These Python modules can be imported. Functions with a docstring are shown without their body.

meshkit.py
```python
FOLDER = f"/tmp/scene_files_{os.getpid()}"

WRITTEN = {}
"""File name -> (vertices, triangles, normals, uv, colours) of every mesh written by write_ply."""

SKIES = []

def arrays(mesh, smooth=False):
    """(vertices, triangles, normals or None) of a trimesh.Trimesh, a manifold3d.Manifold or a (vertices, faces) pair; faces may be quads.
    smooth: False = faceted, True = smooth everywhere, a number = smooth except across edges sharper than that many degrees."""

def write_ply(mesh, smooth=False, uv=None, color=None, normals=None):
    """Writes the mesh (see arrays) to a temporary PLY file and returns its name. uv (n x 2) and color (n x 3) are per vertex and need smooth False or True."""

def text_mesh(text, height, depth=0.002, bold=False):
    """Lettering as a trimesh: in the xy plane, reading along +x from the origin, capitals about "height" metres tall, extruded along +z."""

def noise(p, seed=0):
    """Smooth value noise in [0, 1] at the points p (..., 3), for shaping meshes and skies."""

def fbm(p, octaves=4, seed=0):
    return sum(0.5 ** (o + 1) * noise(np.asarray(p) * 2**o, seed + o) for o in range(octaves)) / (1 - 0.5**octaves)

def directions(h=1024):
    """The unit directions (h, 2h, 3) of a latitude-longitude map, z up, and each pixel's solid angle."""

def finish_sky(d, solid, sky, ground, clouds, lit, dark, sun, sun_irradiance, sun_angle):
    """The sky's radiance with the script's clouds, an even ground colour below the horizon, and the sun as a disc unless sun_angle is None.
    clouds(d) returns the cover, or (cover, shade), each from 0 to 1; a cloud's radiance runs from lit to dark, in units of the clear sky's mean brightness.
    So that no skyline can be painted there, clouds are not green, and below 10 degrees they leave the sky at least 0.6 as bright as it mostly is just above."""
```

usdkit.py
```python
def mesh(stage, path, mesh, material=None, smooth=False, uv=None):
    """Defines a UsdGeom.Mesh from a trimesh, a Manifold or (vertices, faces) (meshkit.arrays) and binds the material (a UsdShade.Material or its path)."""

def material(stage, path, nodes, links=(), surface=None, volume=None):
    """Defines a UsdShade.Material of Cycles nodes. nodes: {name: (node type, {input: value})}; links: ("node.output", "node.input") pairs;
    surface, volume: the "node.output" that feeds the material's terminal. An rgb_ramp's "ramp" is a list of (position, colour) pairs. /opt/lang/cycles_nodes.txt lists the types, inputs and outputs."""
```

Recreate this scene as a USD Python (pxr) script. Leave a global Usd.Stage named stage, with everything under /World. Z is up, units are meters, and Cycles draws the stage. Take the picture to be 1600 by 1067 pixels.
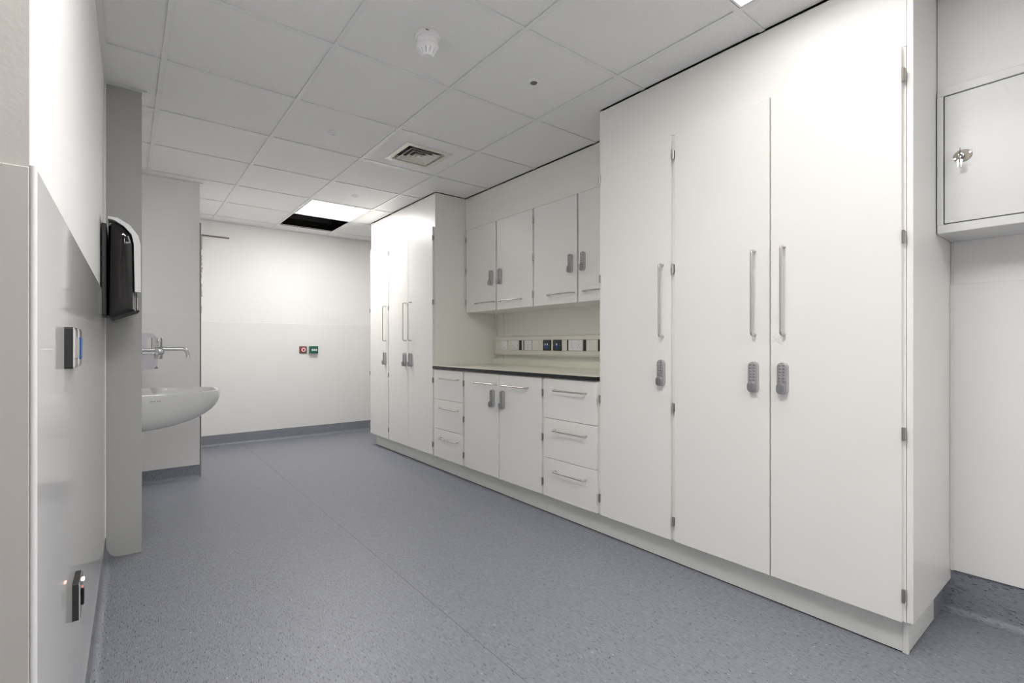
import math
import numpy as np
import trimesh
import manifold3d as m3
from shapely.geometry import Polygon, box as sbox
from shapely.ops import unary_union
import usdkit
from meshkit import text_mesh
from pxr import Usd, UsdGeom, UsdLux, UsdShade, Gf, Sdf

stage = Usd.Stage.CreateInMemory()
UsdGeom.SetStageUpAxis(stage, UsdGeom.Tokens.z)
UsdGeom.SetStageMetersPerUnit(stage, 1.0)
UsdGeom.Xform.Define(stage, '/World')
UsdGeom.Scope.Define(stage, '/World/Looks')
rng = np.random.default_rng(7)

# ------------------------------------------------------------------ camera, light level, exposure
EXPOSURE = 1.52
PANEL = {'far': 9.3, 'near': 2.1, 'left': 10.8, 'rear': 8.8}      # radiance of the ceiling light panels; left and rear are added, unseen fill
F_PX, YAW, SX, SY = 762.97, 0.6511, -23.76, 5.23
EYE = np.array([-0.1467, -2.1663, 1.0913])
cam = UsdGeom.Camera.Define(stage, '/World/camera')
cam.CreateHorizontalApertureAttr(36.0)
cam.CreateVerticalApertureAttr(36.0 * 1067 / 1600)
cam.CreateFocalLengthAttr(36.0 * F_PX / 1600)
cam.CreateHorizontalApertureOffsetAttr(-SX * 36.0 / 1600)
cam.CreateVerticalApertureOffsetAttr(SY * 36.0 / 1600)
cam.CreateClippingRangeAttr(Gf.Vec2f(0.02, 100))
cam.CreateExposureAttr(EXPOSURE)
Rv = np.array([math.cos(YAW), -math.sin(YAW), 0.0])
Fv = np.array([math.sin(YAW), math.cos(YAW), 0.0])
cam.AddTransformOp().Set(Gf.Matrix4d(*Rv, 0, 0, 0, 1, 0, *(-Fv), 0, *EYE, 1))

H = 2.42                          # ceiling height

# ------------------------------------------------------------------ materials
M = {}
def mat(name, nodes, links=(), surface='p.BSDF'):
    M[name] = usdkit.material(stage, f'/World/Looks/{name}', nodes, links, surface=surface)

def plain(name, col, rough=0.5, metal=0.0, spec=0.5, bump=None, coat=0.0):
    nodes = {'p': ('principled_bsdf', {'base_color': col, 'roughness': rough, 'metallic': metal, 'specular_ior_level': spec, 'coat_weight': coat})}
    links = []
    if bump:
        scale, strength, dist = bump
        nodes['g'] = ('geometry', {})
        nodes['n'] = ('noise_texture', {'scale': scale, 'detail': 3.0})
        nodes['b'] = ('bump', {'strength': strength, 'distance': dist})
        links = [('g.position', 'n.vector'), ('n.fac', 'b.height'), ('b.normal', 'p.normal')]
    mat(name, nodes, links)

plain('wall_paint', (0.91, 0.90, 0.89), 0.55, bump=(140.0, 0.12, 0.002))
plain('wall_sheet', (0.88, 0.868, 0.855), 0.07, bump=(1.6, 0.05, 0.02))
plain('beige_plaster', (0.56, 0.53, 0.50), 0.55, bump=(140.0, 0.12, 0.002))  # darker beige tone for the far left wall face
plain('beige_sheet', (0.54, 0.512, 0.485), 0.2)  # the same darker beige tone on its cladding sheet
plain('trim_white', (0.82, 0.81, 0.80), 0.3)
plain('laminate_cream', (0.915, 0.90, 0.845), 0.36)
plain('laminate', (0.91, 0.895, 0.862), 0.36, bump=(220.0, 0.04, 0.001))
plain('laminate_shade', (0.79, 0.78, 0.765), 0.45)
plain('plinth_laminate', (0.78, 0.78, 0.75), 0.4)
plain('worktop_cream', (0.92, 0.915, 0.79), 0.2)
plain('trunking_cream', (0.83, 0.81, 0.74), 0.4)
plain('black_edge', (0.012, 0.012, 0.014), 0.35)
plain('black_gloss', (0.008, 0.007, 0.007), 0.05, spec=0.5)
plain('black_matt', (0.02, 0.02, 0.02), 0.5)
plain('grey_panel', (0.46, 0.46, 0.44), 0.5, bump=(60.0, 0.05, 0.002))
plain('white_plastic', (0.89, 0.885, 0.885), 0.25)
plain('ivory_plastic', (0.80, 0.78, 0.70), 0.35)
plain('lilac_plastic', (0.66, 0.645, 0.70), 0.25)
plain('window_plastic', (0.78, 0.79, 0.75), 0.2)
plain('porcelain', (0.76, 0.765, 0.75), 0.07, coat=0.4)
plain('tap_chrome', (0.52, 0.52, 0.53), 0.1, metal=1.0)
plain('chrome', (0.82, 0.82, 0.82), 0.07, metal=1.0)
plain('brushed_steel', (0.60, 0.575, 0.54), 0.3, metal=1.0)
plain('lock_silver', (0.50, 0.50, 0.505), 0.36, metal=0.85)
plain('lock_dark', (0.36, 0.36, 0.37), 0.34, metal=0.85)
plain('hinge_nickel', (0.45, 0.43, 0.40), 0.35, metal=1.0)
plain('brass_nickel', (0.27, 0.25, 0.22), 0.5, metal=0.9)
plain('cabinet_enamel', (0.79, 0.795, 0.79), 0.3)
plain('tee_metal', (0.86, 0.86, 0.85), 0.4)
plain('vent_ivory', (0.80, 0.785, 0.70), 0.35)
plain('void_dark', (0.035, 0.03, 0.027), 0.7)
plain('slab_dark', (0.10, 0.09, 0.08), 0.9)
plain('galvanised', (0.35, 0.35, 0.35), 0.4, metal=0.8)
plain('green_box', (0.012, 0.12, 0.075), 0.3)
plain('brown_plate', (0.16, 0.12, 0.11), 0.35)
plain('red_plastic', (0.45, 0.02, 0.02), 0.3)
plain('blue_module', (0.01, 0.07, 0.25), 0.3)
plain('print_white', (0.85, 0.85, 0.85), 0.4)
plain('print_grey', (0.25, 0.25, 0.25), 0.5)
plain('lens_grey', (0.14, 0.14, 0.14), 0.15)
plain('brown_trim', (0.22, 0.185, 0.17), 0.5)
plain('grey_frame', (0.30, 0.29, 0.285), 0.5)
plain('chip_brown', (0.52, 0.42, 0.39), 0.7)
plain('weld_grey', (0.17, 0.178, 0.197), 0.5)

mat('ceiling_tile', {
    'g': ('geometry', {}), 'n': ('noise_texture', {'scale': 260.0, 'detail': 2.0}), 'n2': ('noise_texture', {'scale': 900.0, 'detail': 1.0}),
    'r': ('rgb_ramp', {'ramp': [(0.0, (0.78, 0.78, 0.77)), (0.36, (0.88, 0.88, 0.87)), (0.6, (0.92, 0.92, 0.91)), (1.0, (0.93, 0.93, 0.92))]}),
    'b': ('bump', {'strength': 0.25, 'distance': 0.001}), 'p': ('principled_bsdf', {'roughness': 0.9, 'specular_ior_level': 0.2})},
    [('g.position', 'n.vector'), ('g.position', 'n2.vector'), ('n.fac', 'r.fac'), ('r.color', 'p.base_color'), ('n.fac', 'b.height'), ('b.normal', 'p.normal')])

def vinyl(name, s1, s2, s3):
    base = (0.258, 0.271, 0.309)
    mat(name, {
        'g': ('geometry', {}),
        'm1': ('mapping', {'scale': s1}), 'm2': ('mapping', {'scale': s2, 'location': (3.1, 7.7, 1.3)}), 'm3': ('mapping', {'scale': s3, 'location': (9.1, 2.7, 5.3)}),
        'n1': ('noise_texture', {'scale': 1.0, 'detail': 1.5}), 'n2': ('noise_texture', {'scale': 1.0, 'detail': 2.5}), 'n3': ('noise_texture', {'scale': 1.0, 'detail': 1.0}),
        'r1': ('rgb_ramp', {'ramp': [(0.0, (1, 1, 1)), (0.34, (1, 1, 1)), (0.375, (0, 0, 0)), (1.0, (0, 0, 0))]}),
        'r2': ('rgb_ramp', {'ramp': [(0.25, tuple(0.76 * c for c in base)), (0.5, base), (0.75, tuple(1.2 * c for c in base))]}),
        'r3': ('rgb_ramp', {'ramp': [(0.0, (0, 0, 0)), (0.735, (0, 0, 0)), (0.775, (1, 1, 1)), (1.0, (1, 1, 1))]}),
        'x1': ('mix', {'color2': (0.07, 0.073, 0.085)}), 'x2': ('mix', {'color2': (0.62, 0.62, 0.63)}),
        'b': ('bump', {'strength': 0.12, 'distance': 0.001}),
        'p': ('principled_bsdf', {'roughness': 0.42, 'specular_ior_level': 0.45})},
        [('g.position', 'm1.vector'), ('g.position', 'm2.vector'), ('g.position', 'm3.vector'), ('m1.vector', 'n1.vector'), ('m2.vector', 'n2.vector'), ('m3.vector', 'n3.vector'),
         ('n1.fac', 'r1.fac'), ('n2.fac', 'r2.fac'), ('n3.fac', 'r3.fac'), ('r2.color', 'x1.color1'), ('r1.color', 'x1.fac'),
         ('x1.color', 'x2.color1'), ('r3.color', 'x2.fac'), ('x2.color', 'p.base_color'), ('n2.fac', 'b.height'), ('b.normal', 'p.normal')])
vinyl('vinyl_floor', (310, 52, 310), (480, 40, 480), (210, 90, 210))
vinyl('vinyl_cove', (310, 310, 52), (480, 480, 40), (210, 210, 90))
for _k, _s in PANEL.items():
    mat('lit_panel_' + _k, {'e': ('emission', {'color': (1.0, 0.982, 0.96), 'strength': _s})}, surface='e.emission')
mat('lit_indicator', {'e': ('emission', {'color': (1.0, 0.45, 0.35), 'strength': 1.6})}, surface='e.emission')
mat('lit_screen', {'e': ('emission', {'color': (0.35, 0.6, 1.0), 'strength': 0.15})}, surface='e.emission')

# ------------------------------------------------------------------ mesh helpers
def cb(x0, x1, y0, y1, z0, z1, c=0.0008):
    """box with chamfered edges"""
    c = min(c, (x1 - x0) * .3, (y1 - y0) * .3, (z1 - z0) * .3)
    p = []
    for x, sx in ((x0, 1), (x1, -1)):
        for y, sy in ((y0, 1), (y1, -1)):
            for z, sz in ((z0, 1), (z1, -1)):
                p += [(x, y + c * sy, z + c * sz), (x + c * sx, y, z + c * sz), (x + c * sx, y + c * sy, z)]
    return trimesh.convex.convex_hull(np.array(p))

def bx(x0, x1, y0, y1, z0, z1):
    b = trimesh.creation.box(extents=(x1 - x0, y1 - y0, z1 - z0))
    b.apply_translation(((x0 + x1) / 2, (y0 + y1) / 2, (z0 + z1) / 2))
    return b

def join(*ms):
    return trimesh.util.concatenate(list(ms))

def tube(pts, r, n=12, closed=True):
    p = np.array(pts, float)
    t = np.gradient(p, axis=0)
    t[0], t[-1] = p[1] - p[0], p[-1] - p[-2]
    t /= np.linalg.norm(t, axis=1)[:, None]
    a = np.array([0, 0, 1.0]) if abs(t[0][2]) < .9 else np.array([0, 1.0, 0])
    u = np.cross(t[0], a); u /= np.linalg.norm(u)
    rings = []
    rr = np.broadcast_to(r, len(p))
    for i in range(len(p)):
        u = u - t[i] * (u @ t[i]); u /= np.linalg.norm(u)
        w = np.cross(t[i], u)
        th = np.arange(n) / n * 2 * math.pi
        rings.append(p[i] + rr[i] * (np.cos(th)[:, None] * u + np.sin(th)[:, None] * w))
    v = np.vstack(rings + [p[:1], p[-1:]])
    f = []
    for i in range(len(p) - 1):
        for k in range(n):
            a0, a1, b0, b1 = i * n + k, i * n + (k + 1) % n, (i + 1) * n + k, (i + 1) * n + (k + 1) % n
            f += [(a0, a1, b1), (a0, b1, b0)]
    c0, c1 = len(p) * n, len(p) * n + 1
    for k in range(n):
        f += [(c0, (k + 1) % n, k), (c1, (len(p) - 1) * n + k, (len(p) - 1) * n + (k + 1) % n)]
    m = trimesh.Trimesh(v, f, process=False)
    m.fix_normals()
    return m

def fillet(pts, r, n=6):
    """rounds the corners of a polyline"""
    p = [np.array(q, float) for q in pts]
    out = [p[0]]
    for i in range(1, len(p) - 1):
        a, b = p[i - 1] - p[i], p[i + 1] - p[i]
        a, b = a / np.linalg.norm(a), b / np.linalg.norm(b)
        s, e = p[i] + a * r, p[i] + b * r
        for k in range(n + 1):
            q = k / n
            out.append((1 - q) ** 2 * s + 2 * q * (1 - q) * p[i] + q * q * e)
    return out + [p[-1]]

def lathe(prof, n=32, axis='z', at=(0, 0, 0)):
    """prof: (radius, height) pairs, closed on both ends at the axis"""
    prof = np.array(prof, float)
    th = np.arange(n) / n * 2 * math.pi
    v, f = [], []
    for r, z in prof:
        for a in th:
            v.append((r * math.cos(a), r * math.sin(a), z))
    for i in range(len(prof) - 1):
        for k in range(n):
            a0, a1, b0, b1 = i * n + k, i * n + (k + 1) % n, (i + 1) * n + k, (i + 1) * n + (k + 1) % n
            f += [(a0, a1, b1), (a0, b1, b0)]
    c0 = len(v); v.append((0, 0, prof[0][1])); c1 = len(v); v.append((0, 0, prof[-1][1]))
    for k in range(n):
        f += [(c0, (k + 1) % n, k), (c1, (len(prof) - 1) * n + k, (len(prof) - 1) * n + (k + 1) % n)]
    m = trimesh.Trimesh(np.array(v), f, process=False)
    m.fix_normals()
    if axis == 'x':      # the profile's height runs along -x
        m.apply_transform(trimesh.transformations.rotation_matrix(-math.pi / 2, (0, 1, 0)))
    if axis == 'y':      # along -y
        m.apply_transform(trimesh.transformations.rotation_matrix(math.pi / 2, (1, 0, 0)))
    m.apply_translation(at)
    return m

def prism_z(poly, z0, z1):
    m = trimesh.creation.extrude_polygon(poly, z1 - z0, engine='earcut')
    m.apply_translation((0, 0, z0))
    return m

def prism(poly, a0, a1, axis):
    """axis 'x': poly in (y, z); axis 'y': poly in (x, z)"""
    m = trimesh.creation.extrude_polygon(poly, a1 - a0, engine='earcut')
    v = m.vertices.copy()
    if axis == 'x':
        m.vertices = np.c_[v[:, 2] + a0, v[:, 0], v[:, 1]]
    else:
        m.vertices = np.c_[v[:, 0], v[:, 2] + a0, v[:, 1]]
        m.invert()
    return m

def rrect(a0, a1, b0, b1, r):
    return sbox(a0 + r, b0 + r, a1 - r, b1 - r).buffer(r, quad_segs=6)

def soft(poly, x_back, x_front, c, axis='x'):
    """plate with its front edge rounded over: hull of the outline and a smaller outline at the front; front lies toward -axis"""
    big, mid, small = (np.array(q.exterior.coords) for q in (poly, poly.buffer(-c * .3), poly.buffer(-c)))
    pts = [np.c_[np.full(len(big), x_back), big], np.c_[np.full(len(big), x_front + c), big], np.c_[np.full(len(mid), x_front + c * .3), mid], np.c_[np.full(len(small), x_front), small]]
    p = np.vstack(pts)
    if axis == 'y':
        p = p[:, [1, 0, 2]]
    return trimesh.convex.convex_hull(p)

def sub(a, b):
    def man(m):
        m = m.copy(); m.merge_vertices()
        return m3.Manifold(m3.Mesh(np.array(m.vertices, np.float32), np.array(m.faces, np.uint32)))
    r = (man(a) - man(b)).to_mesh()
    return trimesh.Trimesh(r.vert_properties[:, :3], r.tri_verts, process=False)

# ------------------------------------------------------------------ scene-tree helpers
used = {}
def numbered(parent, name):
    k = used.get((parent, name), 0)
    used[(parent, name)] = k + 1
    return name if k == 0 else f'{name}_{k:03d}'

ORIGIN = {}
def obj(name, mesh, material, parent=None, label=None, smooth=False, kind=None):
    ppath = parent.GetPath().pathString if parent is not None else '/World'
    path = f'{ppath}/{numbered(ppath, name)}'
    top = '/'.join(path.split('/')[:3])
    o = ORIGIN.get(top)
    if o is not None:
        mesh = mesh.copy(); mesh.vertices = np.asarray(mesh.vertices) - o
    pr = usdkit.mesh(stage, path, mesh, M[material], smooth=smooth).GetPrim()
    if label: pr.SetCustomDataByKey('label', label)
    if kind: pr.SetCustomDataByKey('kind', kind)
    return pr

def tag(pr, label, cat, group=None, kind=None):
    pr.SetCustomDataByKey('label', label)
    pr.SetCustomDataByKey('category', cat)
    if group: pr.SetCustomDataByKey('group', group)
    if kind: pr.SetCustomDataByKey('kind', kind)
    return pr

def thing(name, label, cat, loc=(0, 0, 0), group=None, kind=None):
    path = '/World/' + numbered('/World', name)
    x = UsdGeom.Xform.Define(stage, path)
    if tuple(loc) != (0, 0, 0):
        x.AddTranslateOp().Set(Gf.Vec3d(*map(float, loc)))
        ORIGIN[path] = np.array(loc, float)
    return tag(x.GetPrim(), label, cat, group, kind)

def structure(name, label, cat):
    return thing(name, label, cat, kind='structure')

# ------------------------------------------------------------------ room shell
TOP = 2.95
XL0, XL1 = -0.252, -0.230          # left wall at y = -1.22 and y = 1.015
def xl(y): return XL0 + (XL1 - XL0) * (y + 1.22) / 2.235
room = Polygon([(-1.8, -4.2), (2.32, -4.2), (2.32, -1.70), (2.005, -1.70), (2.005, -.309), (2.32, -.309), (2.32, 1.543), (2.005, 1.543), (2.005, 2.932), (2.66, 2.932),
                (2.66, 3.852), (.345, 3.852), (.345, 2.53), (-.105, 2.53), (-.105, 1.055), (-.075, 1.055), (-.075, 1.015), (XL1, 1.015), (XL0, -1.22), (-1.8, -1.22)])

fl = structure('floor', 'blue-grey flecked sheet vinyl floor', 'floor')
obj('vinyl_sheet', bx(-2.0, 2.9, -4.4, 4.0, -.05, 0), 'vinyl_floor', fl)
obj('weld_seam', cb(.8865, .8895, -4.1, 3.80, -.001, .0004, .0001), 'weld_grey', fl, label='thin welded joint running along the floor')

RAIL = 1.34
def wall(name, mesh, label):
    w = structure(name, label, 'wall')
    obj('plaster', mesh, 'wall_paint', w)
    return w
w = wall('wall_far', bx(.345, 2.95, 3.852, 4.0, 0, H + .004), 'white far wall with a glossy protective sheet on its lower half')
obj('cladding_sheet', cb(.49, 2.66, 3.848, 3.852, .12, RAIL, .0012), 'wall_sheet', w)
obj('cladding_sheet', cb(.36, .488, 3.848, 3.852, .12, RAIL, .0012), 'wall_sheet', w)
obj('darkened_upper_wall', bx(.345, 2.95, 3.853, 4.0, H + .0045, TOP), 'void_dark', w)  # near-black colour paints in the darkness of the ceiling void
w = wall('wall_alcove', bx(-.4, .345, 2.53, 4.0, 0, TOP), 'short white wall end beyond the basin')
obj('cladding_sheet', cb(-.101, .343, 2.526, 2.53, .105, RAIL, .0012), 'wall_sheet', w)
obj('cladding_sheet', cb(.345, .349, 2.60, 3.848, .105, RAIL, .0012), 'wall_sheet', w)
w = wall('wall_basin', bx(-.4, -.105, 1.022, 2.53, 0, TOP), 'white side wall that carries the basin')
obj('cladding_sheet', cb(-.105, -.101, 1.06, 2.526, .11, RAIL, .0012), 'wall_sheet', w)

wl = Polygon([(-.40, -1.22), (XL0, -1.22), (XL1, 1.015), (XL1, 1.022), (-.40, 1.022)])
w = wall('wall_left', prism_z(wl, 0, TOP), 'white wall running along the left edge of the picture')
t = .006
obj('cladding_sheet', prism_z(Polygon([(XL0, -1.22), (XL0 + t, -1.22), (XL1 + t, 1.008), (XL1, 1.008)]), .125, RAIL), 'wall_sheet', w)
obj('corner_bead', tube([(XL0 + .0028, -1.2225, .12), (XL0 + .0028, -1.2225, RAIL + .003)], .0042, 16), 'trim_white', w, smooth=40, label='white rounded corner bead')
obj('corner_bead', tube([(XL0 - .002, -1.218, RAIL + .003), (XL0 - .002, -1.218, H)], .0032, 12), 'trim_white', w, smooth=40)
obj('edge_strip', cb(XL1 - .002, XL1 + .0085, .975, 1.0145, .12, H, .001), 'trim_white', w, label='thin white strip at the far end of the left wall')
w = structure('wall_left_return', 'wall face in a darker beige tone at the far left edge of the picture', 'wall')
obj('plaster', join(bx(-1.8, -.401, -1.2195, -1.07, 0, TOP), bx(-1.8, XL0 - .0012, -1.2230, -1.2202, 0, TOP)), 'beige_plaster', w)
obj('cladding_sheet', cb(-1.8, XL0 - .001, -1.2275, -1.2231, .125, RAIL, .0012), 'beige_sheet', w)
wall('wall_rear_left', bx(-1.95, -1.8, -4.2, -1.07, 0, TOP), 'white side wall behind the viewpoint')
wall('wall_rear', bx(-1.95, 2.95, -4.35, -4.2, 0, TOP), 'white rear wall behind the viewpoint')
w = wall('wall_right', bx(2.56, 2.95, -4.2, -1.702, 0, TOP), 'white wall to the right of the tall cupboards, under the metal key cabinet')
obj('cladding_sheet', cb(2.545, 2.56, -4.2, -1.7045, .172, 1.337, .0015), 'wall_sheet', w)
obj('corner_seal', cb(2.538, 2.5445, -1.710, -1.7005, .172, 1.337, .001), 'trim_white', w)
obj('corner_seal', cb(2.554, 2.5595, -1.709, -1.7005, 1.338, 1.51, .001), 'trim_white', w)
w = structure('wall_niche', 'cream back wall of the worktop niche', 'wall')
obj('plaster', bx(2.66, 2.95, -1.702, 3.852, 0, TOP), 'laminate_cream', w)
w = structure('wall_bulkhead', 'plain white bulkhead above the metal wall cabinet', 'wall')
obj('plaster', bx(2.325, 2.56, -4.2, -1.702, 2.062, TOP), 'wall_paint', w)
w = structure('wall_niche_bulkhead', 'plain cream bulkhead above the wall cupboards of the niche', 'wall')
obj('plaster', cb(2.322, 2.66, -.307, 1.541, 2.128, 2.4155), 'laminate_cream', w)

w = structure('trim_1', 'flat grey full-height cladding panel closing the wall step beside the paper towel dispenser', 'panel')
gp = Polygon([(-.222, H + .005), (-.222, .075), (-.2195, .050), (-.212, .029), (-.200, .014), (-.186, .006), (-.168, .001), (-.0752, .001), (-.0752, H + .005)])
obj('grey_sheet', prism(gp, 1.0155, 1.0215, 'y'), 'grey_panel', w)
obj('nib_core', bx(-.1045, -.0757, 1.0218, 1.055, .001, TOP), 'wall_paint', w)
obj('vinyl_corner', prism(sbox(-.2295, .0005, -.15, .115).difference(gp.buffer(.0008)), 1.0153, 1.0212, 'y'), 'vinyl_cove', w, label='floor vinyl turned up behind the rounded corner')
w = structure('trim_2', 'dark grey frame edge on the corner of the short wall end', 'trim')
obj('frame_edge', cb(.3455, .357, 2.532, 2.58, .0, 2.10, .001), 'grey_frame', w)
w = structure('trim_3', 'short brown metal angle left on the far wall near the ceiling', 'trim')
obj('horizontal_bar', cb(.50, .76, 3.838, 3.8515, 2.247, 2.262, .001), 'brown_trim', w)
obj('upright_end', cb(.492, .507, 3.842, 3.8515, 2.10, 2.262, .001), 'chip_brown', w)
ch = []
for i, (z0, z1, wd) in enumerate([(1.93, 2.04, .011), (1.86, 1.915, .016), (1.80, 1.845, .008), (1.60, 1.74, .012), (1.42, 1.5, .007)]):
    zs = np.linspace(z0, z1, 9)
    e = .498 + wd * (.45 + .55 * rng.random(9))
    ch.append(prism(Polygon([(.4925, z0)] + [(float(a), float(b)) for a, b in zip(e, zs)] + [(.4925, z1)]), 3.8505, 3.8518, 'y'))
obj('chipped_plaster', join(*ch), 'chip_brown', w, label='row of small chipped paint scars down the wall edge')

# coved skirting: the floor sheet turned up the walls
def cove(hh, r=.035, t=.0035):
    arc = [(r - r * math.sin(a), r - r * math.cos(a)) for a in np.linspace(0, math.pi / 2, 9)]
    out = [(.075, 0.0006)] + [(x + t * 0, z + .0006) for x, z in arc] + [(0 + t, hh)]
    out = [(r, .0008)] + [(max(x, t), max(z, .0008)) for x, z in arc] + [(t, hh), (0, hh), (0, 0), (r, 0)]
    return Polygon(out).buffer(0)
def skirting(name, label, a, b, nrm, hh, m_='vinyl_cove', lift=.0):
    """profile swept from a to b on the floor, with the wall behind and nrm pointing into the room"""
    a, b, nrm = np.array(a, float), np.array(b, float), np.array(nrm, float)
    d = b - a; L = np.linalg.norm(d); d /= L
    m = trimesh.creation.extrude_polygon(cove(hh), L, engine='earcut')
    v = m.vertices.copy()
    out = np.zeros((len(v), 3))
    out[:, :2] = a + v[:, :1] * nrm + v[:, 2:3] * d
    out[:, 2] = v[:, 1] + lift
    m.vertices = out; m.fix_normals()
    s = structure(name, label, 'skirting')
    obj('coved_vinyl', m, m_, s, smooth=35)
    return s
skirting('baseboard_far', 'coved vinyl skirting along the far wall', (.345, 3.852), (2.66, 3.852), (0, -1), .12)
skirting('baseboard_alcove', 'coved vinyl skirting below the short wall end beyond the basin', (-.105, 2.53), (.345, 2.53), (0, -1), .105)
skirting('baseboard_basin', 'coved vinyl skirting on the basin wall', (-.105, 1.056), (-.105, 2.53), (1, 0), .11)
nl = np.array([2.235, -(XL1 - XL0)]); nl /= np.linalg.norm(nl)
skirting('baseboard_left', 'coved vinyl skirting along the left wall', (XL0 + .002, -1.22), (XL1 + .002, 1.012), nl, .125, 'vinyl_floor')
skirting('baseboard_left_return', 'coved vinyl skirting of the wall face at the far left', (-1.8, -1.22), (XL0, -1.22), (0, -1), .125)
skirting('baseboard_right', 'dark coved vinyl skirting under the glossy sheet at the far right', (2.56, -4.2), (2.56, -1.676), (-1, 0), .172, 'vinyl_floor')

obj('vinyl_return', cb(2.402, 2.557, -1.676, -1.662, .0, .129), 'vinyl_floor', stage.GetPrimAtPath('/World/baseboard_right'))

# ------------------------------------------------------------------ suspended ceiling
ce = structure('ceiling', 'suspended ceiling of square pale grey mineral tiles in a white grid', 'ceiling')
OPEN = {(2, 5)}
LIGHTS = {(2, 4), (2, -3), (0, -3), (1, -6)}
TZ = H + .0048                     # underside of the tiles
for i in range(-4, 5):
    for j in range(-9, 7):
        if (i, j) in OPEN or (i, j) in LIGHTS: continue
        x0, y0 = i * .6, j * .6
        g = sbox(x0 + .003, y0 + .003, x0 + .597, y0 + .597).intersection(room)
        if g.is_empty or g.area < 1e-4: continue
        if (i, j) == (2, 1): g = g.difference(sbox(1.345, .755, 1.660, 1.073))      # hole for the air vent
        for q in (g.geoms if hasattr(g, 'geoms') else [g]):
            if q.geom_type != 'Polygon' or q.area < 2e-4: continue
            obj('ceiling_tile', prism_z(q, TZ, TZ + .014), 'ceiling_tile', ce)
TW = .012
runs = []
for i in range(-3, 5):
    g = sbox(i * .6 - TW, -5, i * .6 + TW, 4.0).intersection(room)
    for q in (g.geoms if hasattr(g, 'geoms') else [g]):
        if q.is_empty or q.geom_type != 'Polygon': continue
        obj('main_tee', join(prism_z(q, H, H + .0035)), 'tee_metal', ce)
for i in range(-4, 5):
    for j in range(-8, 7):
        g = sbox(i * .6 + TW, j * .6 - TW, (i + 1) * .6 - TW, j * .6 + TW).intersection(room)
        for q in (g.geoms if hasattr(g, 'geoms') else [g]):
            if q.is_empty or q.geom_type != 'Polygon' or q.area < 1e-4: continue
            obj('cross_tee', prism_z(q, H + .0002, H + .0036), 'tee_metal', ce)
ring = room.difference(room.buffer(-.022, join_style=2)).difference(sbox(1.9, -5.1, 2.4, 3.2))
for q in (ring.geoms if hasattr(ring, 'geoms') else [ring]):
    if q.geom_type == 'Polygon' and q.area > 1e-4:
        obj('wall_angle', prism_z(q, H - .0006, H + .003), 'tee_metal', ce, label='white angle trim around the ceiling edge')
sl = structure('ceiling_slab', 'dark structural slab seen through the open tile', 'ceiling')
obj('slab', bx(-2.0, 2.95, -4.4, 4.0, TOP, TOP + .1), 'slab_dark', sl)

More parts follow.
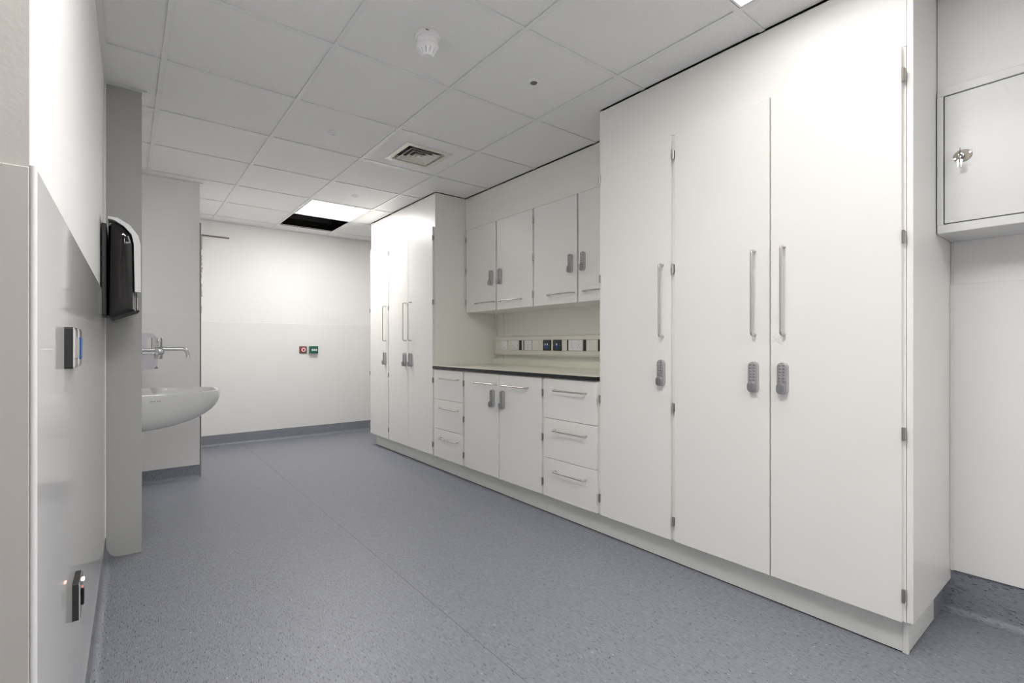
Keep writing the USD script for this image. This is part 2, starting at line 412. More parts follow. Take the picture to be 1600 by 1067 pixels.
def ceiling_light(i, j, label, glow):
    x0, y0 = i * .6 + .0155, j * .6 + .0155
    x1, y1 = x0 + .569, y0 + .569
    l = thing('ceiling_light', label, 'light', ((x0 + x1) / 2, (y0 + y1) / 2, H), group=None)
    fr = sbox(x0, y0, x1, y1).difference(sbox(x0 + .008, y0 + .008, x1 - .008, y1 - .008))
    obj('frame', prism_z(fr, H - .001, H + .03), 'grey_frame' if False else 'tee_metal', l)
    obj('diffuser', bx(x0 + .0085, x1 - .0085, y0 + .0085, y1 - .0085, H + .004, H + .007), glow, l)
    obj('housing', bx(x0 + .002, x1 - .002, y0 + .002, y1 - .002, H + .031, H + .07), 'galvanised', l)
ceiling_light(2, 4, 'square lit ceiling panel beside the open dark tile hole', 'lit_panel_far')
ceiling_light(2, -3, 'square lit ceiling panel at the top edge above the nearest tall cupboards', 'lit_panel_near')
ceiling_light(0, -3, 'added square fill panel over the left side, unseen above the viewpoint', 'lit_panel_left')  # unseen panel, added as fill light for the room
ceiling_light(1, -6, 'added square fill panel, unseen behind the viewpoint', 'lit_panel_rear')  # second unseen panel, added to fill from the rear

v = thing('ceiling_void_duct', 'dark metal channel with a hanging wire inside the open ceiling tile', 'channel', (1.5, 3.3, H + .09))
obj('channel', join(cb(1.215, 1.785, 3.56, 3.59, H + .09, H + .13), cb(1.1, 1.9, 3.35, 3.53, H + .24, H + .40, .004)), 'void_dark', v)
obj('wire', tube(fillet([(1.52, 3.42, H + .24), (1.525, 3.40, H + .14), (1.53, 3.41, H + .10)], .02), .004, 8), 'print_white', v, label='short white hanging wire end')

# air diffuser
vx0, vx1, vy0, vy1 = 1.328, 1.677, .738, 1.09
vc = ((vx0 + vx1) / 2, (vy0 + vy1) / 2)
vt = thing('air_vent', 'square ivory four-way air diffuser set in a ceiling tile', 'vent', (vc[0], vc[1], H - .004))
def ringp(h0, z0, h1, z1, tk=.0025):
    """square ring blade from half-size h0 at z0 to half-size h1 at z1"""
    vv, ff = [], []
    for hh, zz in ((h0, z0), (h1, z1), (h1 + tk, z1), (h0 + tk, z0)):
        vv += [(vc[0] + a * hh, vc[1] + b * hh, zz) for a, b in ((-1, -1), (1, -1), (1, 1), (-1, 1))]
    for s in range(4):
        for k in range(4):
            a, b = s * 4 + k, s * 4 + (k + 1) % 4
            c, d = ((s + 1) % 4) * 4 + (k + 1) % 4, ((s + 1) % 4) * 4 + k
            ff += [(a, b, c), (a, c, d)]
    m = trimesh.Trimesh(np.array(vv), ff, process=False); m.fix_normals()
    return m
ho = (vx1 - vx0) / 2
fr = sbox(vx0, vy0, vx1, vy1).difference(sbox(vc[0] - .138, vc[1] - .138, vc[0] + .138, vc[1] + .138))
obj('outer_frame', join(prism_z(fr, H - .002, TZ - .0005), ringp(.138, H - .002, .128, H + .03)), 'vent_ivory', vt)
for k, hh in enumerate((.112, .078, .044)):
    obj('louvre', ringp(hh, H - .003, hh - .031, H + .019), 'vent_ivory', vt)
obj('centre_plate', cb(vc[0] - .018, vc[0] + .018, vc[1] - .018, vc[1] + .018, H - .002, H + .002), 'vent_ivory', vt)
obj('plenum', bx(vc[0] - .16, vc[0] + .16, vc[1] - .16, vc[1] + .16, H + .034, H + .04), 'black_matt', vt, label='black interior behind the louvres')
# the tile under the vent is opened
# smoke detector
sm = thing('smoke_detector', 'white round smoke detector hanging below a ceiling tile', 'smoke detector', (0.892, -0.310, H))
c = (0.892, -0.310, 0)
obj('base_ring', lathe([(.052, TZ), (.054, TZ - .004), (.054, TZ - .016), (.049, TZ - .020)], 40, at=c), 'white_plastic', sm, smooth=30)
obj('slot', bx(c[0] - .035, c[0] - .017, c[1] - .0500, c[1] - .0465, TZ - .0115, TZ - .0078), 'print_grey', sm)
obj('body', lathe([(.046, TZ - .018), (.046, TZ - .046), (.049, TZ - .050), (.048, TZ - .056), (.037, TZ - .066)], 40, at=c), 'white_plastic', sm, smooth=30)
obj('cage_core', lathe([(.030, TZ - .060), (.022, TZ - .085)], 32, at=c), 'print_grey', sm, smooth=30)
for k in range(12):
    a = k / 12 * 2 * math.pi + .1
    d = np.array([math.cos(a), math.sin(a)]); n = np.array([-d[1], d[0]])
    pts = []
    for r, z, hw in ((.047, TZ - .054, .0085), (.030, TZ - .054, .0085), (.026, TZ - .088, .0055), (.021, TZ - .088, .0055)):
        for s in (-1, 1):
            q = np.array(c[:2]) + d * r + n * hw * s
            pts.append((q[0], q[1], z))
    obj('cage_rib', trimesh.convex.convex_hull(np.array(pts)), 'white_plastic', sm)
obj('cap', lathe([(.026, TZ - .085), (.027, TZ - .089), (.024, TZ - .093)], 32, at=c), 'white_plastic', sm, smooth=30)

def sensor(x, y, label, lens, r=.028):
    s = thing('ceiling_sensor', label, 'sensor', (x, y, TZ))
    obj('bezel', lathe([(r * 1.25, TZ), (r * 1.25, TZ - .003), (r * 1.05, TZ - .006), (r * .62, TZ - .006)], 32, at=(x, y, 0)), 'white_plastic', s, smooth=30)
    obj('inner_ring', lathe([(r * .82, TZ - .004), (r * .80, TZ - .0075), (r * .6, TZ - .0075)], 32, at=(x, y, 0)), 'white_plastic', s, smooth=30)
    rr = r * (.62 if lens == 'lens_grey' else .42)
    obj('lens', lathe([(rr, TZ - .0074), (rr * .9, TZ - .009), (rr * .5, TZ - .0098)], 24, at=(x, y, 0)), lens, s, smooth=60)
    if lens != 'lens_grey':
        obj('detector_eye', lathe([(rr * .35, TZ - .0096), (rr * .3, TZ - .0106)], 16, at=(x, y, 0)), 'print_grey', s)
sensor(1.502, -.312, 'small round ceiling sensor with a dark grey lens, nearest of the three', 'lens_grey', .030)
sensor(.899, .903, 'small round white ceiling sensor to the left of the air vent', 'white_plastic', .028)
sensor(1.50, 2.079, 'small faint white ceiling sensor just before the far lit panel', 'white_plastic', .028)

# ------------------------------------------------------------------ fitted cupboards
XD, XC, XB = 1.987, 2.005, 2.655      # door front, carcass front, carcass back
def bar_handle(p0, p1, out, r=.0052):
    """bent rod handle between two points of a door face; out = standing-off vector"""
    p0, p1, out = (np.array(q, float) for q in (p0, p1, out))
    return tube(fillet([p0, p0 + out, p1 + out, p1], .012, 6), r, 12)
def stadium(yc, z0, z1, hw):
    return sbox(yc - .0001, z0 + hw, yc + .0001, z1 - hw).buffer(hw, quad_segs=8)
def lock_parts(door, xd, y, zc):
    z0, z1 = zc - .065, zc + .065
    obj('lock_body', soft(stadium(y, z0, z1, .0195), xd, xd - .021, .004), 'lock_silver', door, smooth=30, label='silver keypad code lock')
    bt = []
    for r_ in range(6):
        for s in (-1, 1):
            bt.append(lathe([(.0045, 0), (.0045, .0030), (.003, .0042)], 10, axis='x', at=(xd - .021, y + s * .0075, zc + .053 - r_ * .0128)))
    obj('keypad_buttons', join(*bt), 'lock_dark', door, smooth=30, kind='stuff')
    obj('lock_knob', join(soft(stadium(y, z0 + .002, z0 + .046, .016), xd - .020, xd - .036, .003), soft(stadium(y, z0 + .008, z0 + .040, .004), xd - .035, xd - .0385, .001)), 'lock_dark', door, smooth=30, label='turning knob of the code lock')
def hinge(door, xd, y, z):
    h = join(cb(xd - .003, xd + .008, y - .0055, y + .0055, z - .021, z + .021, .001), tube([(xd - .0035, y, z - .023), (xd - .0035, y, z + .023)], .0042, 10))
    obj('hinge', h, 'hinge_nickel', door)
def door(parent, y0, y1, z0, z1, xd, handle, lock=None, hinges=(), hy=None, label=None):
    d = obj('door', cb(xd, xd + .018, y0, y1, z0, z1, .0012), 'laminate', parent, label=label)
    obj('handle', bar_handle(*handle), 'brushed_steel', d, smooth=50)
    if lock: lock_parts(d, xd, *lock)
    for z in hinges: hinge(d, xd, hy, z)
    return d
Z0, Z1 = .132, 2.122
def vh(y): return ((XD, y, 1.489), (XD, y, 1.133), (-.036, 0, 0))
TH = (2.022, 1.464, .784, .226)
def carcass(t, y0, y1, z0, z1, xf=XC, xb=XB, mid=None):
    T = .018
    parts = [bx(xf, xb, y0, y0 + T, z0, z1), bx(xf, xb, y1 - T, y1, z0, z1), bx(xf, xb, y0 + T, y1 - T, z0, z0 + T), bx(xf, xb, y0 + T, y1 - T, z1 - T, z1), bx(xb - .008, xb, y0 + T, y1 - T, z0 + T, z1 - T)]
    if mid is not None: parts.append(bx(xf, xf + .018, mid - .03, mid + .03, z0 + T, z1 - T))
    return obj('carcass', join(*parts), 'laminate', t)

t = thing('tall_cupboard', 'tall white double-door cupboard with code locks, nearest the camera', 'cupboard', (2.33, -1.23, .13))
carcass(t, -1.681, -.787, .13, 2.125, mid=-1.24)
door(t, -1.672, -1.2425, Z0, Z1, XD, vh(-1.296), (-1.293, .955), TH, -1.6775)
door(t, -1.2375, -.797, Z0, Z1, XD, vh(-1.180), (-1.177, .955), TH, -.789)
t = thing('tall_cupboard', 'narrow tall white single-door cupboard right beside the end of the worktop', 'cupboard', (2.33, -.55, .13))
carcass(t, -.786, -.328, .13, 2.125)
door(t, -.774, -.330, Z0, Z1, XD, vh(-.733), (-.728, .952), TH, -.3225)
t = thing('tall_cupboard', 'tall white double-door cupboard to the left of the worktop', 'cupboard', (2.33, 2.0, .13))
carcass(t, 1.562, 2.448, .13, 2.125, mid=2.016)
door(t, 1.560, 2.0125, Z0, Z1, XD, vh(1.952), (1.957, .953), TH, 1.553)
door(t, 2.0195, 2.440, Z0, Z1, XD, vh(2.055), (2.075, .953), TH, 2.447)
t = thing('tall_cupboard', 'farthest tall white cupboard with a single door at the end of the run', 'cupboard', (2.33, 2.68, .13))
carcass(t, 2.449, 2.913, .13, 2.125)
door(t, 2.456, 2.910, Z0, Z1, XD, vh(2.513), (2.525, .953), TH, 2.916)

def panel(name, mesh, label, cat='panel', m='laminate'):
    o = obj(name, mesh, m); return tag(o, label, cat)
panel('end_panel', cb(XC, 2.559, -1.70, -1.682, .13, H - .002, .0015), 'white full-height end panel at the right of the nearest tall cupboard')
panel('end_panel', cb(XC, 2.659, -.3275, -.309, .13, H - .002, .0015), 'white full-height panel edge at the right end of the worktop niche')
panel('end_panel', cb(XC, 2.659, 1.543, 1.5615, .13, H - .002, .0015), 'cream full-height side panel closing the left end of the worktop niche', m='laminate_cream')
panel('end_panel', cb(XC, 2.659, 2.914, 2.932, .13, H - .002, .0015), 'white end panel at the far end of the cupboard run')
panel('infill_panel', cb(XC + .0005, XC + .0185, -1.6815, -.328, 2.127, H - .0045), 'white infill panel between the nearest tall cupboards and the ceiling')
panel('infill_panel', cb(XC + .0005, XC + .0185, 1.562, 2.9135, 2.127, H - .0045), 'brightly lit white infill panel above the far tall cupboards')

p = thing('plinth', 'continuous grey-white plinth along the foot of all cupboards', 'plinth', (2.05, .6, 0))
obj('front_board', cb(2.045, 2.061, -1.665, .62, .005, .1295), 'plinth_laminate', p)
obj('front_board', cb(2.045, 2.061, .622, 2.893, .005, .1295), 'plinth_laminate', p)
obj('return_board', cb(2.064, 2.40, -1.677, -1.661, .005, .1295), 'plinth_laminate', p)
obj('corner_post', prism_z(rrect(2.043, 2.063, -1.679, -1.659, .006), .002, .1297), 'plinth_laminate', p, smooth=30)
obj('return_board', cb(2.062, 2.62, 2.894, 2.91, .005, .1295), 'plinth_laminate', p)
obj('shadow_gap_strip', join(bx(2.050, 2.062, -1.66, 2.90, .0, .006), bx(2.062, 2.40, -1.672, -1.661, 0, .006)), 'black_matt', p, label='black strip standing in for the shadow gap under the plinth')  # black strip paints in the shade below the plinth boards

# base units
BT = .8795
def hh(y0, y1, z): return ((XD, y0, z), (XD, y1, z), (-.034, 0, 0))
def drawer_unit(y0, y1, fy0, fy1, h0, h1, label):
    t = thing('drawer_unit', label, 'drawers', (2.33, (y0 + y1) / 2, .13))
    carcass(t, y0, y1, .13, .885)
    for z0, z1, zh in ((.6295, BT, .809), (.3775, .6265, .560), (Z0, .3745, .306)):
        d = obj('drawer', cb(XD, XD + .018, fy0, fy1, z0, z1, .0012), 'laminate', t)
        obj('handle', bar_handle(*hh(h0, h1, zh)), 'brushed_steel', d, smooth=50)
drawer_unit(1.068, 1.5425, 1.082, 1.532, 1.139, 1.404, 'white three-drawer unit below the left end of the worktop')
drawer_unit(-.3085, .148, -.313 + .012, .141, -.226, .027, 'white three-drawer unit below the right end of the worktop, beside the tall cupboard')
t = thing('base_cupboard', 'low white double-door cupboard with code locks, between the two drawer units', 'cupboard', (2.33, .61, .13))
carcass(t, .149, 1.067, .13, .885, mid=.607)
BH = (.786, .502, .218)
door(t, .612, 1.058, Z0, BT, XD, hh(.634, .888, .806), (.678, .702), BH, 1.0705)
door(t, .160, .602, Z0, BT, XD, hh(.290, .552, .804), (.558, .702), BH, .1515)

wt = thing('worktop', 'cream laminate worktop with a black front edge', 'worktop', (2.3, .6, .886))
wp = Polygon([(2.655, -.3085), (1.993, -.3085), (1.982, -.305), (1.977, -.296), (1.976, -.285), (1.976, 1.5425), (2.655, 1.5425)])
obj('slab', prism_z(wp, .8862, .9085), 'black_edge', wt, label='black core and front edge')
obj('laminate_top', prism_z(wp.buffer(-.0006), .9086, .9102), 'worktop_cream', wt, label='cream laminate surface')
obj('upstand', cb(2.640, 2.6585, -.3085, 1.5425, .9103, .962, .001), 'worktop_cream', wt, label='cream upstand along the niche wall')

# wall cupboards
XW = 2.315
def wh(y0, y1): return ((XW, y0, 1.451), (XW, y1, 1.451), (-.033, 0, 0))
WH = (2.036, 1.756, 1.476)
def wall_cupboard(y0, y1, label, d1, d2):
    t = thing('wall_cupboard', label, 'cupboard', (2.49, (y0 + y1) / 2, 1.383))
    T, xf, xb, z0, z1 = .018, XW + .018, 2.6585, 1.383, 2.126
    obj('carcass', join(bx(xf, xb, y0, y0 + T, z0, z1), bx(xf, xb, y1 - T, y1, z0, z1), bx(xf, xb - .03, y0 + T, y1 - T, z0, z0 + T), bx(xf, xb, y0 + T, y1 - T, z1 - T, z1), bx(xb - .03, xb, y0 + T, y1 - T, z0 + .0, z1 - T)), 'laminate', t)
    door(t, *d1[0], 1.3835, 2.124, XW, wh(*d1[1]), (d1[2], 1.655), WH, d1[3])
    door(t, *d2[0], 1.3835, 2.124, XW, wh(*d2[1]), (d2[2], 1.655), WH, d2[3])
wall_cupboard(.611, 1.542, 'white double-door wall cupboard at the left end of the niche', ((1.081, 1.520), (1.090, 1.350), 1.135, 1.5265), ((.620, 1.066), (.745, 1.005), 1.015, .6125))
wall_cupboard(-.308, .610, 'white double-door wall cupboard partly hidden behind the tall cupboard', ((.162, .602), (.181, .431), .215, .6085), ((-.296, .147), (-.17, .084), .100, -.3015))
bt = thing('pinboard_strip', 'narrow cream joint strips on the niche wall below the wall cupboards', 'strip', (2.655, 1.4, .962))
for y in (1.508, 1.405):
    obj('joint_strip', cb(2.6565, 2.66, y - .004, y + .004, .963, 1.382, .0004), 'trunking_cream', bt)

# trunking with sockets
XT = 2.604
tr = thing('cable_trunking', 'cream dado trunking along the niche wall', 'trunking', (2.63, .6, 1.0))
tp = Polygon([(2.66, 1.0), (2.617, 1.0), (2.606, 1.012), (2.602, 1.043), (2.608, 1.0445), (2.608, 1.1315), (2.602, 1.133), (2.606, 1.160), (2.617, 1.171), (2.66, 1.171)])
obj('body', prism(tp, -.306, 1.462, 'y'), 'trunking_cream', tr)
obj('end_cap', prism(Polygon([(2.66, .997), (2.615, .997), (2.601, 1.010), (2.598, 1.04), (2.598, 1.135), (2.602, 1.162), (2.615, 1.174), (2.66, 1.174)]), 1.462, 1.466, 'y'), 'trunking_cream', tr)
def lid(y0, y1): obj('cover_plate', cb(XT, XT + .004, y0 + .001, y1 - .001, 1.0455, 1.1305, .0006), 'trunking_cream', tr)
def gap(y0, y1): obj('open_slot', bx(2.6065, 2.6078, y0, y1, 1.0455, 1.1305), 'black_matt', tr, label='black open slot in the trunking')
for a, b in ((1.374, 1.461), (1.215, 1.281), (1.065, 1.087), (.808, .949), (.689, .718), (.539, .597), (.226, .340), (-.305, .204)): lid(a, b)
for a, b in ((1.087, 1.122), (1.046, 1.065), (.518, .539), (.340, .370), (.204, .226)): gap(a, b)
def pins(y, z, s=1.0):
    return [bx(XT - .0078, XT - .0068, y - .002, y + .002, z + .008, z + .016), bx(XT - .0078, XT - .0068, y - .0145, y - .0085, z - .009, z - .0055), bx(XT - .0078, XT - .0068, y + .0085, y + .0145, z - .009, z - .0055)]
def socket(y0, y1, label, n=1, m='white_plastic'):
    t = thing('socket_outlet', label, 'socket', (XT, (y0 + y1) / 2, 1.045))
    obj('face_plate', soft(rrect(y0 + .0008, y1 - .0008, 1.0458, 1.1302, .003), XT + .003, XT - .007, .002), m, t, smooth=30)
    ps, sw = [], []
    for k in range(n):
        yc = y0 + (y1 - y0) * (k + .5) / n
        ps += pins(yc, 1.078)
        sw.append(cb(XT - .010, XT - .006, yc - .006, yc + .006, 1.106, 1.124, .001))
    obj('pin_holes', join(*ps), 'black_matt', t, kind='stuff')
    for q in sw: obj('rocker_switch', q, m, t)
def fused(y0, y1, label):
    t = thing('socket_outlet', label, 'socket', (XT, (y0 + y1) / 2, 1.045))
    obj('face_plate', soft(rrect(y0 + .0008, y1 - .0008, 1.0458, 1.1302, .003), XT + .003, XT - .007, .002), 'white_plastic', t, smooth=30)
    yc = (y0 + y1) / 2
    [obj('screw_cap', lathe([(.003, 0), (.003, .001)], 10, axis='x', at=(XT - .0068, yc + s * (y1 - y0) * .38, 1.088)), 'print_grey', t) for s in (-1, 1)]
    obj('outlet_hole', lathe([(.0035, 0), (.0035, .001)], 10, axis='x', at=(XT - .0068, yc, 1.063)), 'print_grey', t)
fused(1.281, 1.374, 'white blank connection plate nearest the left end of the trunking')
fused(1.122, 1.215, 'white connection plate on the trunking just left of the first black slot')
socket(.949, 1.046, 'single white switched socket right of the narrow black slot on the trunking')
socket(.370, .518, 'double white socket between two black slots on the trunking', 2)
def data(y0, y1, n, label):
    t = thing('data_outlet', label, 'socket', (XT, (y0 + y1) / 2, 1.045))
    yc = (y0 + y1) / 2
    obj('face_plate', soft(rrect(y0 + .0005, y1 - .0005, 1.044, 1.1318, .004), XT + .003, XT - .008, .002), 'black_gloss', t, smooth=30)
    w_ = .026 if n == 2 else .015
    obj('blue_module', cb(XT - .011, XT - .0075, yc - w_, yc + w_, 1.062, 1.105, .001), 'blue_module', t)
    for k in range(n):
        y = yc + (k - (n - 1) / 2) * .026
        obj('white_port', cb(XT - .0125, XT - .0105, y - .007, y + .007, 1.089, 1.102, .0006), 'print_white', t)
        obj('lower_port', cb(XT - .0125, XT - .0105, y - .009, y + .009, 1.066, 1.084, .0006), 'blue_module', t)
    for s in (-1, 1):
        obj('screw', lathe([(.003, 0), (.003, .0012)], 10, axis='x', at=(XT - .0078, yc + s * .037, 1.088)), 'chrome', t)
data(.718, .808, 2, 'black data outlet with two white ports over a blue module on the trunking')
data(.597, .689, 1, 'black data outlet with a single white port over a blue module on the trunking')

# ------------------------------------------------------------------ metal key cabinet on the right
k = thing('metal_wall_cabinet', 'pale enamelled metal wall cabinet with a key in its oval lock', 'cabinet', (2.44, -2.1, 1.512))
KY0, KY1, KZ0, KZ1 = -2.55, -1.7035, 1.512, 2.060
XK = 2.312
obj('body', join(bx(XK + .012, 2.559, KY0, KY1, KZ0, KZ0 + .015), bx(XK + .012, 2.559, KY0, KY1, KZ1 - .015, KZ1), bx(XK + .012, 2.559, KY0, KY0 + .015, KZ0 + .015, KZ1 - .015), bx(XK + .012, 2.559, KY1 - .015, KY1, KZ0 + .015, KZ1 - .015), bx(2.54, 2.559, KY0 + .015, KY1 - .015, KZ0 + .015, KZ1 - .015)), 'cabinet_enamel', k)
for m_ in (cb(XK, XK + .012, KY0, KY1, 2.029, KZ1, .002), cb(XK, XK + .012, KY0, KY1, KZ0, 1.545, .002), cb(XK, XK + .012, -1.7215, KY1, 1.545, 2.029, .001), cb(XK, XK + .012, KY0, KY0 + .03, 1.545, 2.029, .001)):
    obj('frame_rail', m_, 'cabinet_enamel', k)
kd = obj('door', cb(XK + .001, XK + .013, KY0 + .033, -1.7245, 1.5485, 2.0255, .002), 'cabinet_enamel', k)
from shapely import affinity
ov = affinity.translate(affinity.scale(sbox(-.0001, -.0001, .0001, .0001).buffer(1, quad_segs=16), .0265, .0228), -1.775, 1.789)
obj('escutcheon', soft(ov, XK + .0012, XK - .0022, .0012), 'brass_nickel', kd, smooth=30, label='oval nickel lock plate')
obj('lock_cylinder', join(lathe([(.009, 0), (.009, .008), (.007, .010)], 20, axis='x', at=(XK - .002, -1.772, 1.790)), lathe([(.003, 0), (.003, .004)], 10, axis='x', at=(XK - .001, -1.7545, 1.782)), lathe([(.003, 0), (.003, .004)], 10, axis='x', at=(XK - .001, -1.7955, 1.796))), 'chrome', kd, smooth=40)
obj('key', join(cb(XK - .030, XK - .008, -1.7735, -1.7715, 1.786, 1.793, .0005), lathe([(.004, -.001), (.010, -.001), (.010, .001), (.004, .001)], 20, axis='y', at=(XK - .034, -1.7725, 1.789)),
    cb(XK - .031, XK - .027, -1.7735, -1.7715, 1.793, 1.812, .0005)), 'brass_nickel', kd)
obj('key_ring', tube([(XK - .034 + .009 * math.cos(a), -1.7725 + .004 * math.sin(a), 1.776 + .010 * math.sin(a)) for a in np.linspace(0, 2 * math.pi, 20)], .0010, 6), 'chrome', kd)
hang = []
for s in (-1, 1):
    hang.append(cb(XK - .036, XK - .034, -1.7725 + s * .0045 - .003, -1.7725 + s * .0045 + .003, 1.738, 1.768, .0004))
    for q in range(4):
        hang.append(cb(XK - .0365, XK - .0335, -1.7725 + s * .0045 + (.003 if s > 0 else -.005), -1.7725 + s * .0045 + (.005 if s > 0 else -.003), 1.740 + q * .007, 1.743 + q * .007, .0003))
obj('spare_key', join(*hang), 'chrome', kd, label='pair of small hanging keys')

# ------------------------------------------------------------------ far wall controls
YF = 3.848
t = thing('call_button', 'square brown emergency button plate with a red ring on the far wall', 'button', (1.538, YF, .99))
obj('back_plate', soft(rrect(1.495, 1.582, .990, 1.074, .004), YF, YF - .012, .003, 'y'), 'brown_plate', t, smooth=30)
obj('red_bezel', lathe([(.035, 0), (.034, .005), (.027, .007)], 28, axis='y', at=(1.537, YF - .011, 1.033)), 'red_plastic', t, smooth=30)
obj('white_ring', lathe([(.012, .006), (.025, .006), (.024, .011), (.013, .011)], 28, axis='y', at=(1.540, YF - .011, 1.033)), 'print_white', t, smooth=30)
obj('push_button', lathe([(.013, .004), (.012, .012), (.008, .0135)], 24, axis='y', at=(1.540, YF - .011, 1.033)), 'red_plastic', t, smooth=30)
t = thing('door_release_box', 'small dark green release box with a white label on the far wall', 'call point', (1.654, YF, .99))
obj('box', soft(rrect(1.606, 1.704, .988, 1.076, .004), YF, YF - .045, .004, 'y'), 'green_box', t, smooth=30)
obj('front_bezel', soft(rrect(1.617, 1.693, .996, 1.068, .003), YF - .044, YF - .049, .002, 'y'), 'green_box', t, smooth=30)
obj('label_strip', cb(1.624, 1.688, YF - .0505, YF - .0487, 1.020, 1.043, .0004), 'print_white', t, label='white label strip')
sy = []
for yv in (1.643, 1.669):
    sy.append(prism(Polygon([(yv - .006, 1.0265), (yv + .006, 1.0265), (yv + .006, 1.0365), (yv - .006, 1.0365)]).difference(Polygon([(yv - .0025, 1.029), (yv + .0025, 1.029), (yv + .0025, 1.034), (yv - .0025, 1.034)])), YF - .0512, YF - .0504, 'y'))
obj('printed_symbols', join(*sy), 'green_box', t)

# ------------------------------------------------------------------ left wall fittings
def wall_plate(y0, y1, z0, z1, name, label, cat, depth=.014):
    xw = xl((y0 + y1) / 2) + .006
    t = thing(name, label, cat, (xw, (y0 + y1) / 2, z0))
    poly = rrect(y0, y1, z0, z1, .004)
    back = prism(poly, xw - .001, xw + depth - .003, 'x')
    obj('surround', back, 'black_matt', t, label='black surround')
    big, small = np.array(poly.buffer(-.001).exterior.coords), np.array(poly.buffer(-.006).exterior.coords)
    fp = trimesh.convex.convex_hull(np.vstack([np.c_[np.full(len(big), xw + depth - .003), big], np.c_[np.full(len(big), xw + depth - .0015), big], np.c_[np.full(len(small), xw + depth), small]]))
    obj('face_plate', fp, 'chrome', t, smooth=30, label='polished metal face plate')
    return t, xw + depth
t, xf = wall_plate(-.872, -.786, 1.043, 1.127, 'light_switch', 'black and chrome double light switch on the glossy left wall', 'switch', .016)
for s in (-1, 1):
    obj('rocker', cb(xf - .001, xf + .003, -.829 + s * .016 - .011, -.829 + s * .016 + .011, 1.064, 1.106, .0012), 'brushed_steel', t)
t, xf = wall_plate(-.778, -.692, 1.043, 1.127, 'control_plate', 'chrome control plate with a blue display beside the light switch', 'control', .016)
obj('blue_display', cb(xf - .001, xf + .0025, -.760, -.712, 1.060, 1.108, .001), 'blue_module', t)
obj('screen', bx(xf + .0025, xf + .003, -.752, -.720, 1.086, 1.102), 'lit_screen', t)
t, xf = wall_plate(-.712, -.626, .466, .551, 'fused_switch', 'black and chrome switched outlet low on the left wall with a small lit indicator', 'switch', .014)
obj('rocker', cb(xf - .001, xf + .005, -.688, -.664, .490, .528, .002), 'black_gloss', t)
obj('indicator', cb(xf - .001, xf + .004, -.652, -.644, .532, .540, .001), 'lit_indicator', t)

# paper towel dispenser
XWL = xl(.78) + .0
t = thing('paper_towel_dispenser', 'glossy black and white paper towel dispenser on the left wall', 'dispenser', (-.17, .78, 1.20))
def dsp(pts, r, a0, a1):
    return prism(Polygon(pts).buffer(-r).buffer(r, quad_segs=8), a0, a1, 'y')
obj('back_plate', cb(XWL + .002, -.212, .625, .935, 1.225, 1.635, .003), 'black_matt', t)
side = [(-.212, 1.205), (-.205, 1.658), (-.185, 1.654), (-.150, 1.632), (-.122, 1.598), (-.113, 1.555), (-.108, 1.255), (-.118, 1.24), (-.19, 1.203)]
obj('body', soft(Polygon(side).buffer(-.02).buffer(.02, quad_segs=8), .928, .630, .030, 'y'), 'black_gloss', t, smooth=40, label='glossy black body')
cov = [(-.207, 1.659), (-.185, 1.655), (-.150, 1.633), (-.122, 1.599), (-.113, 1.555), (-.110, 1.335), (-.087, 1.335), (-.088, 1.555), (-.096, 1.595), (-.128, 1.640), (-.172, 1.667), (-.207, 1.670)]
obj('front_cover', prism(Polygon(cov), .634, .926, 'y'), 'white_plastic', t, smooth=30, label='white curved front cover')
obj('paper_tray', dsp([(-.19, 1.198), (-.10, 1.236), (-.092, 1.246), (-.094, 1.252), (-.12, 1.246), (-.20, 1.212)], .002, .640, .920), 'black_gloss', t, smooth=30)
obj('paper_sheet', bx(-.1005, -.0985, .68, .88, 1.255, 1.336), 'print_white', t, label='white paper towel showing below the cover')

# ------------------------------------------------------------------ basin, tap, soap dispenser
def dshape(x0, D, W, yc, z, n=2.8, k=28):
    th = np.linspace(-math.pi / 2, math.pi / 2, k)
    x = x0 + D * np.abs(np.cos(th)) ** (2 / n)
    y = yc + W * np.sign(np.sin(th)) * np.abs(np.sin(th)) ** (2 / n)
    return np.c_[x, y, np.full(k, z)]
YB, ZR = 1.78, .785
XBW = -.1005
b = thing('wash_basin', 'white wall-hung ceramic wash basin beyond the grey wall step', 'basin', (XBW, YB, .54))
ls = []
for z in np.linspace(.545, ZR - .02, 22):
    f_ = (1 - ((ZR - .02 - z) / (ZR - .02 - .541)) ** 2.25) ** (1 / 2.0)
    ls.append(dshape(XBW, .02 + .465 * f_, .12 + .168 * f_ ** .8, YB, z))
ls.append(dshape(XBW, .485, .289, YB, ZR - .008)); ls.append(dshape(XBW, .480, .285, YB, ZR))
outer = trimesh.convex.convex_hull(np.vstack(ls))
li = []
for z, s in ((ZR + .01, 1.0), (ZR - .004, 1.0), (ZR - .02, .985), (ZR - .06, .93), (ZR - .10, .82), (ZR - .135, .60), (ZR - .15, .35)):
    xc_, D_ = XBW + .095, .362
    li.append(dshape(xc_ + D_ * (1 - s) * .35, D_ * (.3 + .7 * s) if s < 1 else D_, .258 * s, YB, z, 3.2))
bowl = sub(outer, trimesh.convex.convex_hull(np.vstack(li)))
obj('bowl', bowl, 'porcelain', b, smooth=35)
obj('waste', lathe([(.03, ZR - .151), (.03, ZR - .148), (.02, ZR - .148)], 24, at=(XBW + .23, YB, 0)), 'chrome', b)
mk = []
for y0, y1 in ((0, .012), (.015, .024), (.033, .041), (.044, .052)):
    mk.append((y0, y1))
lm = []
for a, c_ in mk:
    # small maker's stamp on the near flank
    lm.append((a, c_))
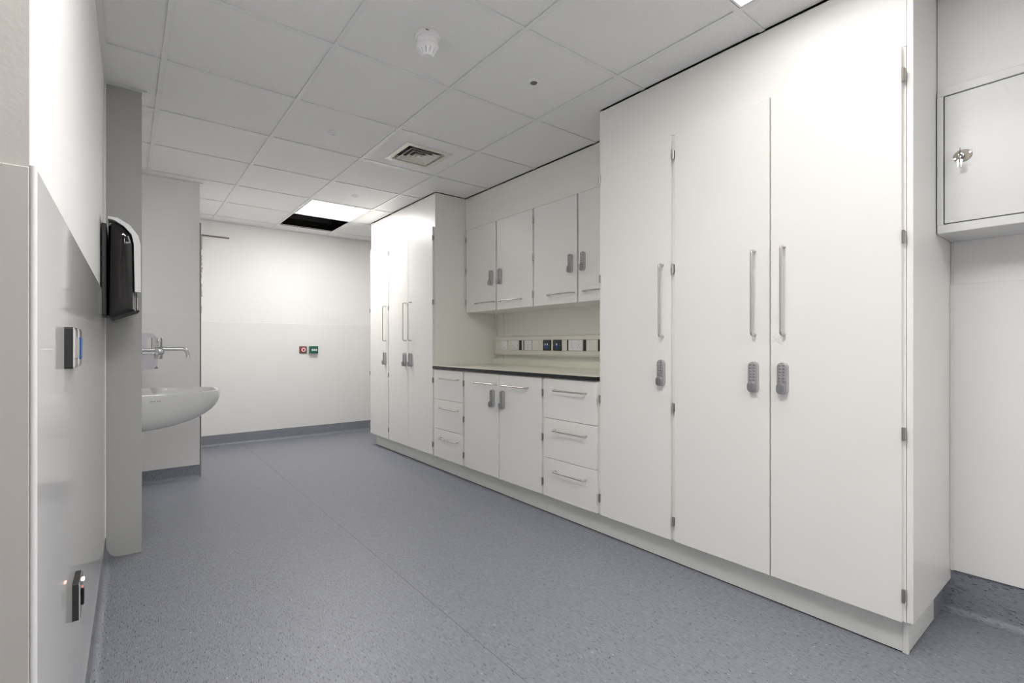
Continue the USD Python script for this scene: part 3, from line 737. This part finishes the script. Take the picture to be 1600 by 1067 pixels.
def flank(x, z):
    f_ = (1 - ((ZR - .02 - z) / (ZR - .02 - .541)) ** 2.25) ** .5
    D_, W_ = .02 + .465 * f_, .12 + .168 * f_ ** .8
    return YB - W_ * (1 - min(.999, ((x - XBW) / D_)) ** 2.8) ** (1 / 2.8)
st = []
for a, c_ in lm:
    x0 = -.022 + a; x1 = -.022 + c_
    st.append(bx(x0, x1, flank((x0 + x1) / 2, .742) - .0012, flank((x0 + x1) / 2, .742) + .002, .740, .7445))
obj('maker_stamp', join(*st), 'print_grey', b, label='tiny dark printed mark on the flank')

t = thing('basin_tap', 'chrome wall-mounted lever tap with a bent spout above the basin', 'tap', (XBW, YB, .99))
obj('wall_pipe', join(tube([(XBW, YB, 1.037), (.02, YB, 1.037)], .0115, 16), tube([(XBW, YB, 1.058), (.02, YB, 1.058)], .006, 12), lathe([(.028, 0), (.028, .006), (.018, .012)], 24, axis='x', at=(XBW + .012, YB, 1.045))), 'tap_chrome', t, smooth=40)
obj('mixer_body', join(lathe([(.023, .998), (.027, 1.002), (.027, 1.022), (.021, 1.024), (.021, 1.072), (.025, 1.074), (.027, 1.078), (.027, 1.132), (.024, 1.138)], 28, at=(.032, YB, 0))), 'tap_chrome', t, smooth=40)
obj('side_knob', lathe([(.022, 0), (.027, .004), (.027, .024), (.018, .030)], 24, axis='y', at=(.036, YB - .018, 1.045)), 'tap_chrome', t, smooth=40)
obj('lever', tube([(.028, YB - .022, 1.118), (.022, YB - .062, 1.112)], .0075, 12), 'tap_chrome', t, smooth=40)
obj('spout', join(tube(fillet([(.045, YB, 1.063), (.192, YB, 1.063), (.199, YB, 1.008)], .035, 10), .0125, 16), lathe([(.0145, 1.004), (.0125, 1.018)], 20, at=(.198, YB, 0))), 'tap_chrome', t, smooth=40)
t = thing('soap_dispenser', 'pale lilac wall-mounted soap dispenser behind the tap', 'dispenser', (XBW, 2.17, .915))
sp = [(XBW, .915), (.015, .915), (.040, .945), (.044, 1.0), (.042, 1.10), (.034, 1.15), (.012, 1.172), (-.03, 1.176), (XBW, 1.176)]
obj('housing', dsp(sp, .012, 2.11, 2.23), 'lilac_plastic', t, smooth=30)
obj('sight_window', dsp([(-.022, 1.055), (.004, 1.055), (.004, 1.14), (-.022, 1.14)], .008, 2.108, 2.112), 'window_plastic', t, smooth=30, label='pale sight window')
obj('window_edge', dsp([(.004, 1.056), (.0085, 1.056), (.0085, 1.14), (.004, 1.14)], .001, 2.1085, 2.1115), 'print_grey', t)
obj('nozzle', dsp([(.018, .918), (.048, .918), (.034, .952)], .001, 2.14, 2.20), 'grey_frame', t, label='dark nozzle at the base')
t = thing('pipe_cap', 'small chrome pipe cap low on the basin wall', 'pipe', (XBW, 2.0, .16))
obj('cap', lathe([(.010, 0), (.010, -.03), (.007, -.034)], 16, axis='x', at=(XBW, 2.1, .17)), 'chrome', t, smooth=40)
